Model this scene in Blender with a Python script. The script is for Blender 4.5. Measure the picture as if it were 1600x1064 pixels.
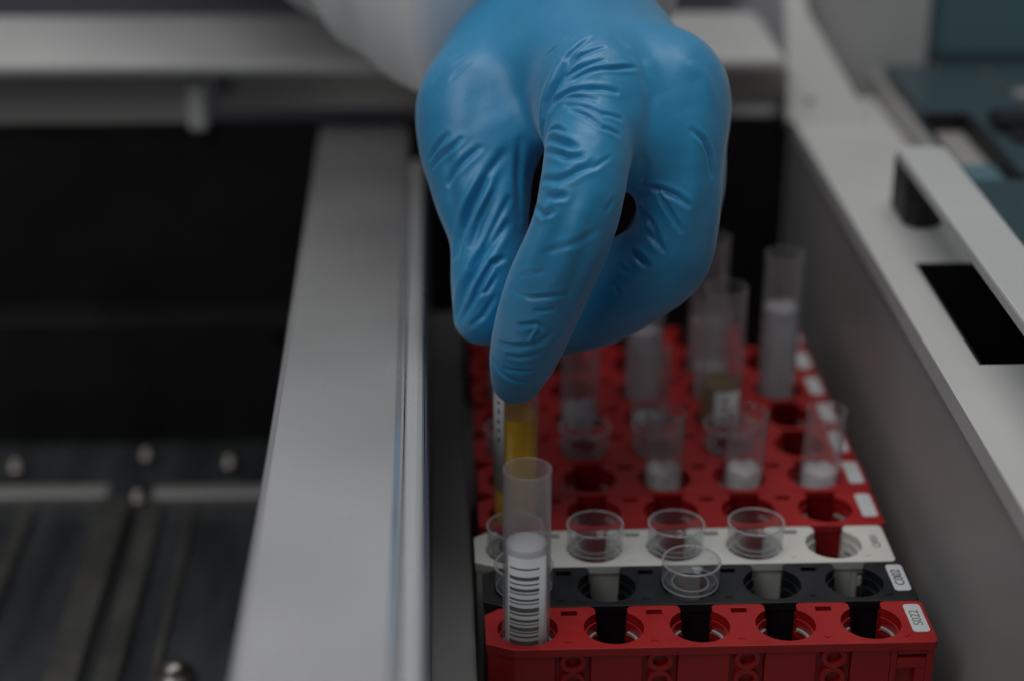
import bpy, bmesh, math, random
import numpy as np
from mathutils import Vector, Matrix

random.seed(7); np.random.seed(7)
MM = 0.001                      # every dimension below is written in millimetres
scene = bpy.context.scene
col = scene.collection
for o in list(bpy.data.objects): bpy.data.objects.remove(o)

# ------------------------------------------------------------------ camera
cam_data = bpy.data.cameras.new('camera'); cam = bpy.data.objects.new('camera', cam_data); col.objects.link(cam)
CAM = np.array([-11.8533, -397.8267, 267.2868])
pitch, yaw, roll = map(math.radians, (24.399, 2.58266, 0.30375))
fwd = Vector((math.sin(yaw)*math.cos(pitch), math.cos(yaw)*math.cos(pitch), -math.sin(pitch)))
rgt = Vector((math.cos(yaw), -math.sin(yaw), 0)); upv = rgt.cross(fwd)
r2 = rgt*math.cos(roll)+upv*math.sin(roll); u2 = upv*math.cos(roll)-rgt*math.sin(roll)
mat = Matrix((r2, u2, -fwd)).transposed().to_4x4(); mat.translation = Vector(CAM*MM)
cam.matrix_world = mat
cam_data.sensor_width = 36; cam_data.lens = 2900/1600*36
cam_data.clip_start = 0.01; cam_data.clip_end = 50
cam_data.dof.use_dof = True
cam_data.dof.focus_distance = 0.485
cam_data.dof.aperture_fstop = 4.8
cam_data.dof.aperture_blades = 0
scene.camera = cam
scene.render.resolution_x, scene.render.resolution_y = 1024, 680

# ------------------------------------------------------------------ light: dim room, ceiling panels
world = bpy.data.worlds.new('World'); scene.world = world; world.use_nodes = True
bg = world.node_tree.nodes['Background']; bg.inputs[0].default_value = (0.93, 0.97, 1.0, 1); bg.inputs[1].default_value = 0.34
def area(name, loc, target, sx, sy, power, colr):
    L = bpy.data.lights.new(name, 'AREA'); L.shape = 'RECTANGLE'; L.size = sx; L.size_y = sy; L.energy = power; L.color = colr
    o = bpy.data.objects.new(name, L); col.objects.link(o); o.location = loc
    o.rotation_euler = (Vector(target)-Vector(loc)).to_track_quat('-Z', 'Y').to_euler(); return o
area('ceiling_panel_light', (0.10, 0.30, 1.45), (0.03, 0.10, 0.05), 1.0, 0.7, 27, (1.0, 0.99, 0.97))
area('ceiling_panel_light', (-0.60, -0.45, 1.25), (0.03, 0.10, 0.08), 0.7, 1.0, 19, (0.98, 0.99, 1.0))
scene.view_settings.view_transform = 'Standard'; scene.view_settings.look = 'None'
scene.view_settings.exposure = -2.0; scene.view_settings.gamma = 1.0; scene.view_settings.use_curve_mapping = False
scene.cycles.use_denoising = True
scene.cycles.max_bounces = 14; scene.cycles.transmission_bounces = 12; scene.cycles.transparent_max_bounces = 32
scene.cycles.sample_clamp_indirect = 3.0

# ------------------------------------------------------------------ materials
def new_mat(name):
    m = bpy.data.materials.new(name); m.use_nodes = True
    return m, m.node_tree.nodes, m.node_tree.links, m.node_tree.nodes['Principled BSDF']
def pbr(name, colr, rough=.45, metal=0., spec=.5, bump=0., bscale=600., var=0., vscale=60., rvar=0., aniso=None, coat=0.):
    m, N, L, b = new_mat(name)
    b.inputs['Base Color'].default_value = (*colr, 1); b.inputs['Roughness'].default_value = rough
    b.inputs['Metallic'].default_value = metal; b.inputs['Specular IOR Level'].default_value = spec
    b.inputs['Coat Weight'].default_value = coat
    tc = N.new('ShaderNodeTexCoord'); mp = N.new('ShaderNodeMapping'); L.new(tc.outputs['Object'], mp.inputs[0])
    if aniso: mp.inputs['Scale'].default_value = aniso
    if var or rvar:
        n = N.new('ShaderNodeTexNoise'); n.inputs['Scale'].default_value = vscale; n.inputs['Detail'].default_value = 6
        L.new(mp.outputs[0], n.inputs['Vector'])
        if var:
            mr = N.new('ShaderNodeMapRange'); mr.inputs[1].default_value = .3; mr.inputs[2].default_value = .7
            mr.inputs[3].default_value = 1-var; mr.inputs[4].default_value = 1+var*.5; L.new(n.outputs[0], mr.inputs[0])
            mx = N.new('ShaderNodeVectorMath'); mx.operation = 'SCALE'; mx.inputs[0].default_value = colr
            L.new(mr.outputs[0], mx.inputs['Scale']); L.new(mx.outputs[0], b.inputs['Base Color'])
        if rvar:
            m2 = N.new('ShaderNodeMapRange'); m2.inputs[1].default_value = .3; m2.inputs[2].default_value = .7
            m2.inputs[3].default_value = max(.03, rough-rvar); m2.inputs[4].default_value = rough+rvar
            L.new(n.outputs[0], m2.inputs[0]); L.new(m2.outputs[0], b.inputs['Roughness'])
    if bump:
        n2 = N.new('ShaderNodeTexNoise'); n2.inputs['Scale'].default_value = bscale; n2.inputs['Detail'].default_value = 4
        L.new(mp.outputs[0], n2.inputs['Vector'])
        bp = N.new('ShaderNodeBump'); bp.inputs['Strength'].default_value = bump; bp.inputs['Distance'].default_value = .0004
        L.new(n2.outputs[0], bp.inputs['Height']); L.new(bp.outputs[0], b.inputs['Normal'])
    return m
M = {}
M['red'] = pbr('red_plastic', (.41, .010, .011), .42, bump=.12, bscale=900, var=.12, vscale=90, rvar=.08)
M['black'] = pbr('black_plastic', (.014, .015, .017), .38, bump=.15, bscale=1100, var=.3, vscale=120, rvar=.12)
M['white'] = pbr('white_plastic', (.72, .71, .66), .45, bump=.08, bscale=900, var=.05, vscale=60, rvar=.06)
M['label'] = pbr('label_white', (.66, .67, .68), .5, var=.04, vscale=200)
M['barcode'] = pbr('printed_grey', (.19, .19, .2), .6)
M['ink'] = pbr('black_ink', (.05, .05, .055), .6)
M['ink_grey'] = pbr('grey_ink', (.22, .22, .22), .6)
M['rail_grey'] = pbr('dull_guide_rail', (.24, .238, .235), .4, metal=.2, var=.08, vscale=20)
M['wall'] = pbr('grey_painted_wall', (.42, .415, .41), .42, metal=.12, var=.06, vscale=14, rvar=.06)
M['steel'] = pbr('brushed_steel', (.40, .395, .39), .38, metal=.45, var=.10, vscale=40, rvar=.07, aniso=(30, 1, 1), bump=.04, bscale=120)
M['divider'] = pbr('satin_aluminium_divider', (.90, .90, .90), .25, metal=.80, var=.012, vscale=25, rvar=.045, bump=.015, bscale=1500)
M['panel'] = pbr('painted_white_metal', (.595, .598, .592), .36, var=.04, vscale=18, rvar=.06, bump=.03, bscale=1500)
M['panel_warm'] = pbr('painted_offwhite_metal', (.62, .615, .605), .45, var=.05, vscale=18, rvar=.06)
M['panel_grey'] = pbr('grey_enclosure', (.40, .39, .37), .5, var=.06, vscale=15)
M['trim'] = pbr('polished_trim', (.66, .665, .67), .25, metal=.35, rvar=.05, vscale=50)
M['trim_blue'] = pbr('blue_edge_film', (.10, .19, .30), .35, metal=.3)
M['dark'] = pbr('black_bay_metal', (.018, .018, .019), .34, metal=.2, var=.3, vscale=25, rvar=.1)
M['darksteel'] = pbr('dark_steel_floor', (.085, .09, .095), .30, metal=.55, var=.35, vscale=14, rvar=.1, aniso=(6, 1, 1))
M['rail'] = pbr('rail_steel', (.20, .195, .185), .28, metal=.7, var=.2, vscale=40, rvar=.1)
M['cross'] = pbr('cross_bar_steel', (.42, .41, .40), .4, metal=.5)
M['brown_reflection'] = pbr('brown_grey_block', (.035, .031, .027), .5)
M['bolt'] = pbr('bolt_steel', (.27, .255, .235), .3, metal=.9)
M['clip'] = pbr('grey_clip_ring', (.55, .55, .55), .4, metal=.4)
M['rubber'] = pbr('matte_black_rubber', (.008, .008, .009), .55)
M['teal'] = pbr('smoked_teal_acrylic', (.055, .092, .105), .3, spec=.6, rvar=.05, vscale=20)
M['teal_light'] = pbr('teal_window', (.13, .24, .28), .25)
M['lilac'] = pbr('lilac_grey_panel', (.60, .595, .63), .6, var=.1, vscale=10)
M['lilac_dark'] = pbr('slate_lilac_panel', (.17, .165, .20), .6, var=.15, vscale=10)

def glass(name, colr, rough, ior):
    m, N, L, b = new_mat(name)
    b.inputs['Base Color'].default_value = (*colr, 1); b.inputs['Roughness'].default_value = rough
    b.inputs['Transmission Weight'].default_value = 1; b.inputs['IOR'].default_value = ior
    return m

def thin_plastic(name, tint, haze, haze_col, rough=.12, edge=.2):
    """thin clear wall: light passes straight through, grazing parts reflect and look milky"""
    m, N, L, b = new_mat(name)
    N.remove(b); out = N['Material Output']
    tr = N.new('ShaderNodeBsdfTransparent'); tr.inputs[0].default_value = (*tint, 1)
    gl = N.new('ShaderNodeBsdfGlossy'); gl.inputs['Roughness'].default_value = rough
    df = N.new('ShaderNodeBsdfDiffuse'); df.inputs[0].default_value = (*haze_col, 1)
    tl = N.new('ShaderNodeBsdfTranslucent'); tl.inputs[0].default_value = (*haze_col, 1)
    mh = N.new('ShaderNodeMixShader'); mh.inputs[0].default_value = .5; L.new(df.outputs[0], mh.inputs[1]); L.new(tl.outputs[0], mh.inputs[2])
    lw = N.new('ShaderNodeLayerWeight'); lw.inputs[0].default_value = .35
    lw2 = N.new('ShaderNodeLayerWeight'); lw2.inputs[0].default_value = .5
    pw = N.new('ShaderNodeMath'); pw.operation = 'MULTIPLY_ADD'; L.new(lw.outputs['Facing'], pw.inputs[0]); pw.inputs[1].default_value = edge; pw.inputs[2].default_value = haze
    m1 = N.new('ShaderNodeMixShader'); L.new(pw.outputs[0], m1.inputs[0]); L.new(tr.outputs[0], m1.inputs[1]); L.new(mh.outputs[0], m1.inputs[2])
    f5 = N.new('ShaderNodeMath'); f5.operation = 'POWER'; L.new(lw2.outputs['Facing'], f5.inputs[0]); f5.inputs[1].default_value = 3.5
    fr = N.new('ShaderNodeMath'); fr.operation = 'MULTIPLY_ADD'; L.new(f5.outputs[0], fr.inputs[0]); fr.inputs[1].default_value = .55; fr.inputs[2].default_value = .035
    m2 = N.new('ShaderNodeMixShader'); L.new(fr.outputs[0], m2.inputs[0]); L.new(m1.outputs[0], m2.inputs[1]); L.new(gl.outputs[0], m2.inputs[2])
    L.new(m2.outputs[0], out.inputs[0]); return m
M['tube'] = thin_plastic('clear_tube_wall', (.97, .97, .97), .035, (.74, .74, .77), .12, .27)
M['cup'] = thin_plastic('clear_polystyrene', (.985, .99, .995), .012, (.70, .72, .74), .04, .2)
M['rim_glint'] = thin_plastic('painted_rim_glint', (.985, .99, .995), .26, (.80, .82, .84), .08, .35)  # milky haze painted in for light caught on the clear rims
M['tube_milky'] = thin_plastic('milky_tube_wall', (.95, .95, .96), .07, (.74, .74, .77), .2, .28)
M['insert_soft'] = pbr('grey_white_insert', (.40, .40, .43), .5)
M['insert'] = pbr('white_insert', (.68, .68, .70), .55)
def liquid(name, colr):
    m, N, L, b = new_mat(name)
    b.inputs['Base Color'].default_value = (*colr, 1); b.inputs['Roughness'].default_value = .12; b.inputs['IOR'].default_value = 1.34
    tl = N.new('ShaderNodeBsdfTranslucent'); tl.inputs[0].default_value = (*colr, 1)
    mx = N.new('ShaderNodeMixShader'); mx.inputs[0].default_value = .6; L.new(b.outputs[0], mx.inputs[1]); L.new(tl.outputs[0], mx.inputs[2])
    L.new(mx.outputs[0], N['Material Output'].inputs[0]); return m
M['amber'] = liquid('amber_serum', (1.0, .63, .006))
M['gel'] = liquid('cloudy_gel', (.62, .56, .34))
M['brown'] = liquid('brownish_sample', (.46, .36, .18))

def glove_mat():
    m, N, L, b = new_mat('blue_nitrile')
    tc = N.new('ShaderNodeTexCoord')
    n = N.new('ShaderNodeTexNoise'); n.inputs['Scale'].default_value = 45; n.inputs['Detail'].default_value = 5; L.new(tc.outputs['Object'], n.inputs[0])
    r = N.new('ShaderNodeValToRGB'); r.color_ramp.elements[0].position = .3; r.color_ramp.elements[1].position = .72
    r.color_ramp.elements[0].color = (.010, .265, .54, 1); r.color_ramp.elements[1].color = (.016, .325, .62, 1)
    L.new(n.outputs[0], r.inputs[0]); L.new(r.outputs[0], b.inputs['Base Color'])
    b.inputs['Roughness'].default_value = .43; b.inputs['Specular IOR Level'].default_value = .85
    b.inputs['Sheen Weight'].default_value = .30; b.inputs['Sheen Roughness'].default_value = .45
    b.inputs['Subsurface Weight'].default_value = .06; b.inputs['Subsurface Radius'].default_value = (.2, .6, 1.0); b.inputs['Subsurface Scale'].default_value = .0015
    n2 = N.new('ShaderNodeTexNoise'); n2.inputs['Scale'].default_value = 1600; n2.inputs['Detail'].default_value = 3; L.new(tc.outputs['Object'], n2.inputs[0])
    n3 = N.new('ShaderNodeTexNoise'); n3.inputs['Scale'].default_value = 160; n3.inputs['Detail'].default_value = 6; L.new(tc.outputs['Object'], n3.inputs[0])
    b1 = N.new('ShaderNodeBump'); b1.inputs['Strength'].default_value = .12; b1.inputs['Distance'].default_value = .0002; L.new(n2.outputs[0], b1.inputs['Height'])
    b2 = N.new('ShaderNodeBump'); b2.inputs['Strength'].default_value = .22; b2.inputs['Distance'].default_value = .0008; L.new(n3.outputs[0], b2.inputs['Height']); L.new(b1.outputs[0], b2.inputs['Normal'])
    n4 = N.new('ShaderNodeTexNoise'); n4.noise_type = 'RIDGED_MULTIFRACTAL'; n4.inputs['Scale'].default_value = 70; n4.inputs['Detail'].default_value = 4; n4.inputs['Distortion'].default_value = .6; L.new(tc.outputs['Object'], n4.inputs[0])
    b3 = N.new('ShaderNodeBump'); b3.inputs['Strength'].default_value = .16; b3.inputs['Distance'].default_value = .0006; L.new(n4.outputs[0], b3.inputs['Height']); L.new(b2.outputs[0], b3.inputs['Normal'])
    L.new(b3.outputs[0], b.inputs['Normal']); return m
M['glove'] = glove_mat()
def coat_mat():
    m, N, L, b = new_mat('white_coat_cloth')
    b.inputs['Base Color'].default_value = (.90, .90, .90, 1); b.inputs['Roughness'].default_value = .85
    b.inputs['Sheen Weight'].default_value = .2
    tc = N.new('ShaderNodeTexCoord'); w = N.new('ShaderNodeTexNoise'); w.inputs['Scale'].default_value = 2200; L.new(tc.outputs['Object'], w.inputs[0])
    bp = N.new('ShaderNodeBump'); bp.inputs['Strength'].default_value = .4; bp.inputs['Distance'].default_value = .0003; L.new(w.outputs[0], bp.inputs['Height']); L.new(bp.outputs[0], b.inputs['Normal'])
    return m
M['coat'] = coat_mat()

# ------------------------------------------------------------------ helpers
def mesh_obj(name, verts, faces, m, parent=None, smooth=False, loc=None, bevel=0.):
    me = bpy.data.meshes.new(name); me.from_pydata([tuple(c*MM for c in v) for v in verts], [], faces); me.update()
    return link(name, me, m, parent, smooth, loc, bevel)
def link(name, me, m, parent=None, smooth=False, loc=None, bevel=0.):
    o = bpy.data.objects.new(name, me); col.objects.link(o)
    if m is not None and not me.materials: me.materials.append(m)
    if smooth: me.polygons.foreach_set('use_smooth', [True]*len(me.polygons))
    if parent is not None: o.parent = parent
    if loc is not None: o.location = Vector(loc)*MM
    if bevel:
        b = o.modifiers.new('bevel', 'BEVEL'); b.width = bevel*MM; b.segments = 2; b.limit_method = 'ANGLE'; b.angle_limit = math.radians(40); b.harden_normals = False
    return o
def tag(o, label, cat=None, group=None, kind=None):
    if label: o['label'] = label
    if cat: o['category'] = cat
    if group: o['group'] = group
    if kind: o['kind'] = kind
    return o
def empty(name, loc=(0, 0, 0)):
    o = bpy.data.objects.new(name, None); o.empty_display_size = .005; col.objects.link(o); o.location = Vector(loc)*MM; return o
class MB:
    def __init__(s): s.v = []; s.f = []
    def box(s, x0, x1, y0, y1, z0, z1):
        n = len(s.v)
        s.v += [(x, y, z) for z in (z0, z1) for x, y in ((x0, y0), (x1, y0), (x1, y1), (x0, y1))]
        s.f += [tuple(n+i for i in q) for q in ((3, 2, 1, 0), (4, 5, 6, 7), (0, 1, 5, 4), (1, 2, 6, 5), (2, 3, 7, 6), (3, 0, 4, 7))]
        return s
    def prism(s, poly, z0, z1):
        n = len(s.v); k = len(poly)
        s.v += [(x, y, z0) for x, y in poly]+[(x, y, z1) for x, y in poly]
        s.f += [tuple(n+k-1-i for i in range(k)), tuple(n+k+i for i in range(k))]
        s.f += [(n+i, n+(i+1) % k, n+k+(i+1) % k, n+k+i) for i in range(k)]
        return s
    def prism_y(s, poly, y0, y1):       # polygon in x, z
        n = len(s.v); k = len(poly)
        s.v += [(x, y0, z) for x, z in poly]+[(x, y1, z) for x, z in poly]
        s.f += [tuple(n+i for i in range(k)), tuple(n+2*k-1-i for i in range(k))]
        s.f += [(n+i, n+k+i, n+k+(i+1) % k, n+(i+1) % k) for i in range(k)]
        return s
    def lathe(s, prof, n=40, closed=False, cx=0, cy=0):
        base = len(s.v); idx = []
        for r, z in prof:
            if r < 1e-6: idx.append([len(s.v)]*n); s.v.append((cx, cy, z))
            else:
                idx.append(list(range(len(s.v), len(s.v)+n)))
                s.v += [(cx+r*math.cos(2*math.pi*i/n), cy+r*math.sin(2*math.pi*i/n), z) for i in range(n)]
        rings = list(zip(idx, idx[1:]))+([(idx[-1], idx[0])] if closed else [])
        for a, b in rings:
            for i in range(n):
                j = (i+1) % n; q = [a[i], a[j], b[j], b[i]]; q2 = []
                for t in q:
                    if t not in q2: q2.append(t)
                if len(q2) > 2: s.f.append(tuple(q2))
        return s
    def arc(s, r0, r1, a0, a1, z0, z1, n=28):
        base = len(s.v)
        for i in range(n+1):
            a = a0+(a1-a0)*i/n
            for r, z in ((r0, z0), (r1, z0), (r1, z1), (r0, z1)): s.v.append((r*math.cos(a), r*math.sin(a), z))
        for i in range(n):
            p, q = base+4*i, base+4*i+4
            for k in range(4): s.f.append((p+k, p+(k+1) % 4, q+(k+1) % 4, q+k))
        s.f += [tuple(base+k for k in (3, 2, 1, 0)), tuple(base+4*n+k for k in range(4))]
        return s
    def build(s, name, m, parent=None, smooth=False, loc=None, bevel=0.):
        return mesh_obj(name, s.v, s.f, m, parent, smooth, loc, bevel)
    def mesh(s, name):
        me = bpy.data.meshes.new(name); me.from_pydata([tuple(c*MM for c in v) for v in s.v], [], s.f); me.update(); return me
def fix_normals(me):
    bm = bmesh.new(); bm.from_mesh(me); bmesh.ops.recalc_face_normals(bm, faces=bm.faces); bm.to_mesh(me); bm.free()
def text_mesh(txt, size, depth=.06):
    cu = bpy.data.curves.new('text', 'FONT'); cu.body = txt; cu.size = size*MM; cu.align_x = 'CENTER'; cu.align_y = 'CENTER'; cu.extrude = depth*MM
    t = bpy.data.objects.new('text', cu); col.objects.link(t)
    dg = bpy.context.evaluated_depsgraph_get(); me = bpy.data.meshes.new_from_object(t.evaluated_get(dg))
    bpy.data.objects.remove(t); me.materials.clear(); return me
def rrect(x0, x1, y0, y1, r, n=5):
    out = []
    for cx, cy, a in ((x1-r, y0+r, -90), (x1-r, y1-r, 0), (x0+r, y1-r, 90), (x0+r, y0+r, 180)):
        out += [(cx+r*math.cos(math.radians(a+90*i/n)), cy+r*math.sin(math.radians(a+90*i/n))) for i in range(n+1)]
    return out

# ------------------------------------------------------------------ the setting: instrument deck around the racks
FLOOR = -70.
def struct(name, mb, m, label, bevel=.8, smooth=False):
    o = mb.build(name, m, None, smooth, None, bevel); o['kind'] = 'structure'; o['label'] = label; return o
struct('rack_bay_floor', MB().box(-14, 126, -200, 281.5, FLOOR-3, FLOOR), M['steel'], 'grey steel floor of the rack bay under the racks')
# divider to the left of the racks: white painted top, rolled polished edge, steel inner face
div = struct('deck_divider', MB().box(-55, -20.5, -220, 281, 40, 50), M['divider'], 'wide white painted divider strip left of the racks', 2.2)
MB().box(-20.2, -15.2, -220, 244, 34, 49.2).build('edge_trim', M['trim'], div, bevel=1.8)
MB().box(-15.0, -14.5, -220, 240, 30, 46).build('edge_film', M['trim_blue'], div, bevel=.2)
MB().box(-17, -14.4, -220, 281, FLOOR, 29.6).build('inner_wall', M['steel'], div)
MB().box(-14.3, -2.2, -220, 240, -20, -10).build('guide_rail', M['rail_grey'], div, bevel=1)
MB().box(-54, -52, -220, 281, FLOOR-8, 39.6).build('outer_wall', M['dark'], div)
# right side of the bay: tall steel wall with a white ledge on it
led = struct('right_ledge', MB().box(124.5, 136, -220, 300, 47, 53).box(136, 196, 127, 300, 47, 53).box(136, 196, -220, 54, 47, 53), M['panel_warm'], 'white ledge along the right side of the bay', 0)
MB().box(126, 129, -220, 281, FLOOR, 46.6).build('bay_wall', M['wall'], led)
MB().box(134, 198, 50, 131, 12, 14).box(134, 135.8, 50, 131, 14, 46).box(196.2, 198, 50, 131, 14, 46).box(135.8, 196.2, 127.2, 129, 14, 46.5).box(135.8, 196.2, 52, 53.8, 14, 46.5).build('slot_well', M['rubber'], led)
# back of the bay
back = struct('rear_panel', MB().box(-262, 126, 282, 286, FLOOR-8, 51), M['dark'], 'black rear panel closing the bays')
shelf = struct('rear_shelf', MB().box(-262, -99, 277, 281.6, 52, 72).box(-93, 124, 281, 290, 56, 70.5), M['panel_grey'], 'off-white shelf front crossing behind the bays', 1.2)
MB().box(-262, 119, 264, 332, 73.9, 80).build('shelf_top', M['panel_warm'], shelf, bevel=2.5)
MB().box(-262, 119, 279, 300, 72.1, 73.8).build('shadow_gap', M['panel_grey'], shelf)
MB().box(-103.5, -96, 272.5, 281, 50, 69).build('bracket', M['panel_warm'], shelf, bevel=2)
MB().lathe([(0, 0), (3.2, 0), (3.2, 2.0), (0, 2.4)], 16).build('screw', M['bolt'], shelf, True, (-90, 281, 66)).rotation_euler = (math.pi/2, 0, 0)
struct('back_wall', MB().box(-700, 700, 400, 404, -80, 900), M['lilac'], 'pale lilac grey wall beyond the shelf')
struct('reflection_panel', MB().box(-600, 118, 392, 399.5, -80, 190), M['lilac_dark'], 'dark lilac panel added behind the shelf to darken the divider reflection')  # added dark sheet, so the far end of the divider mirrors less light
gm = MB(); gp = [(121.9, 270, 53.2), (154, 270, 53.2), (133, 300, 88), (129, 345, 138), (124.5, 345, 138), (124.5, 300, 88)]
gm.v = gp+[(x, y+3, z-3) for x, y, z in gp]; gm.f = [(0, 1, 2, 5), (5, 2, 3, 4), (11, 8, 7, 6), (10, 9, 8, 11)]+[(i, 6+i, 6+(i+1) % 6, (i+1) % 6) for i in range(6)]
gus = struct('corner_gusset', gm, M['panel_warm'], 'white sloping triangular corner piece at the back end of the right ledge', .5)
MB().lathe([(0, 0), (1.8, 0), (1.5, .5), (0, .7)], 16).build('screw', M['panel_grey'], gus, True, (131, 275.5, 60)).rotation_euler = (math.radians(50), 0, 0)
struct('side_panel', MB().box(126, 186, 318, 322, 40, 200), M['panel_warm'], 'plain beige grey panel behind the corner piece')

# left bay: dark tray with cross bar, rails and bolts
tray = struct('left_bay_floor', MB().box(-262, -54.2, -220, 281.6, FLOOR-8, FLOOR-5), M['darksteel'], 'dark steel floor of the empty bay on the left')
def bolt(x, y, z, r, par):
    MB().lathe([(0, r*.9), (r*.55, r*.85), (r*.9, r*.5), (r, 0), (r*1.35, 0), (r*1.35, -r*.4), (0, -r*.4)], 20).build('bolt', M['bolt'], par, True, (x, y, z))
bar1 = MB().box(-262, -134.5, 212, 220, FLOOR-5, FLOOR).build('cross_bar', M['cross'], tray, bevel=.8)
bar2 = MB().box(-118, -55, 210, 218, FLOOR-5, FLOOR).build('cross_bar', M['cross'], tray, bevel=.8)
bolt(-124, 216, FLOOR-3, 3.0, tray)
bolt(-174, 240, FLOOR-2, 3.2, tray); bolt(-125, 248, FLOOR-2, 3.0, tray); bolt(-92, 241, FLOOR-2, 3.2, tray); bolt(-96, 98, FLOOR-2, 5.0, tray)
for x0, x1, z in ((-136, -125, -68), (-121, -113, -71), (-104, -101, -72), (-166, -160, -71), (-185, -183, -70)):
    MB().box(x0, x1, -220, 208, FLOOR-4.9, z).build('rail', M['rail'], tray, bevel=.8)
MB().box(-262, -54.4, 262, 281, FLOOR-5, -22).build('rear_step', M['dark'], tray, bevel=1)
for x, y, z in ((-72, 262, -30),):
    MB().box(x-7, x+7, y, y+16, z-7, z+7).build('reflection_block', M['brown_reflection'], tray, bevel=5)  # solid block coloured as a soft brown reflection at the back of the bay

# right side fittings on the ledge
arm = empty('guard_bar', (147, 70, 53)); tag(arm, 'white flat guard bar standing over the black slot on the right ledge', 'bar')
MB().prism(rrect(-8, 8, -240, 104, 3.5), 18.5, 22.5).build('bar_plate', M['panel'], arm, bevel=.8)
MB().prism([(-7, 90), (-7, 108), (-3, 112), (5, 112), (6, 90), (1, 86), (-4, 86)], .2, 18.3).build('pivot_block', M['rubber'], arm, bevel=.8)
lidp = empty('smoked_cover', (200, 250, 53)); tag(lidp, 'dark teal smoked acrylic cover plate beside the white guard bar', 'cover')
MB().box(-36, 80, -190, -69, 4, 8).box(-36, -34, -68.9, 6.4, 4, 8).box(-13.5, 80, -68.9, 6.4, 4, 8).box(-30, 80, 6.5, 72, 4, 8).build('plate', M['teal'], lidp, bevel=.5)
MB().box(-34, -13.5, -66, 4, .4, 1.5).build('opening_floor', M['panel_grey'], lidp)
MB().box(-33.6, -31, -66, 4, 1.6, 6.5).box(-16.5, -13.8, -66, 4, 1.6, 8.6).box(-31, -16.5, 1.5, 4, 1.6, 8.6).build('opening_rim', M['rubber'], lidp, bevel=.3)
MB().box(-30, -17, -62, -42, 1.7, 4).build('teal_tab', M['teal_light'], lidp, bevel=.6)
for dx, dy in ((7, 55), (6, 33), (-12, 62)):
    MB().lathe([(0, 9.6), (1.7, 9.6), (2.1, 9.2), (2.1, 8.05), (0, 8.05)], 18).build('screw', M['bolt'], lidp, True, (dx, dy, 0))
MB().box(-24, 80, 73, 76, 8, 120).build('upright_window', M['teal_light'], lidp, bevel=.6)
MB().box(-24, 80, 70.5, 72.9, 8.2, 13).build('window_sill', M['teal'], lidp, bevel=.6)

MB().box(-38.5, -36.2, -190, 60, .3, 9).build('edge_strip', M['panel_grey'], lidp, bevel=.6)
MB().box(-10, 4, -20, -6, 8.1, 13).box(-7, 1, -32, -20, 8.1, 10.5).build('latch', M['rubber'], lidp, bevel=1)
MB().box(8, 40, 18, 24, 8.1, 11).build('hinge', M['panel_grey'], lidp, bevel=1)
MB().box(136.1, 195.9, 126.2, 126.9, 14, 53.2).box(136.1, 136.7, 54.1, 126.1, 14, 53.2).box(195.2, 195.9, 54.1, 126.1, 14, 53.2).build('slot_liner', M['rubber'], led)
# ------------------------------------------------------------------ sample racks
COLS = [11, 33.5, 56, 78.5, 101]; RL = 116.5; RW = 19.7; HR = 7.85; SW = 4.25
def top_outline():
    p = [(7, 0), (RL-1, 0), (RL, 1), (RL, RW-1), (RL-1, RW)]
    for c in reversed(COLS):
        rc = 1.6
        for i in range(6):                       # rounded corner into the slot
            a = math.radians(90+90*i/5); p.append((c+SW+rc+rc*math.cos(a), RW-rc+rc*math.sin(a)))
        a0 = math.acos(SW/HR)
        for i in range(41):
            t = a0-(math.pi+2*a0-0)*i/40
            # clockwise from the right lip of the slot, round the front, to the left lip
            p.append((c+HR*math.cos(t), 9.8+HR*math.sin(t)))
        for i in range(6):
            a = math.radians(0+90*i/5); p.append((c-SW-rc+rc*math.cos(a), RW-rc+rc*math.sin(a)))
    p += [(4, RW), (0, RW-3), (0, 3.2)]
    return p
def plate_mesh():
    bm = bmesh.new(); loops = [top_outline()]
    for a, b in zip(COLS, COLS[1:]):
        m = (a+b)/2; loops.append([(m-2.1, RW-4.0), (m+2.1, RW-4.0), (m+2.1, RW-1.8), (m-2.1, RW-1.8)])
    E = []
    for lp in loops:
        vs = [bm.verts.new((x*MM, y*MM, 0)) for x, y in lp]
        E += [bm.edges.new((vs[i], vs[(i+1) % len(vs)])) for i in range(len(vs))]
    bmesh.ops.triangle_fill(bm, edges=E, use_beauty=True)

    bmesh.ops.recalc_face_normals(bm, faces=bm.faces)
    if bm.faces[:] and sum(f.normal.z for f in bm.faces) < 0: bmesh.ops.reverse_faces(bm, faces=bm.faces)
    r = bmesh.ops.extrude_face_region(bm, geom=bm.faces[:])
    for v in [g for g in r['geom'] if isinstance(g, bmesh.types.BMVert)]: v.co.z -= 2.4*MM
    bmesh.ops.recalc_face_normals(bm, faces=bm.faces)
    me = bpy.data.meshes.new('top_plate'); bm.to_mesh(me); bm.free(); return me
A0 = math.acos(SW/7.7)
SLEEVE = MB().arc(7.1, 7.75, A0+.0-(math.pi+2*A0), A0, -6.0, -2.45).arc(6.5, 7.75, A0-(math.pi+2*A0), A0, -7.4, -6.05)
RING = MB().arc(6.3, 7.05, A0-(math.pi+2*A0)+.1, A0-.1, -5.6, -4.9)
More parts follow.
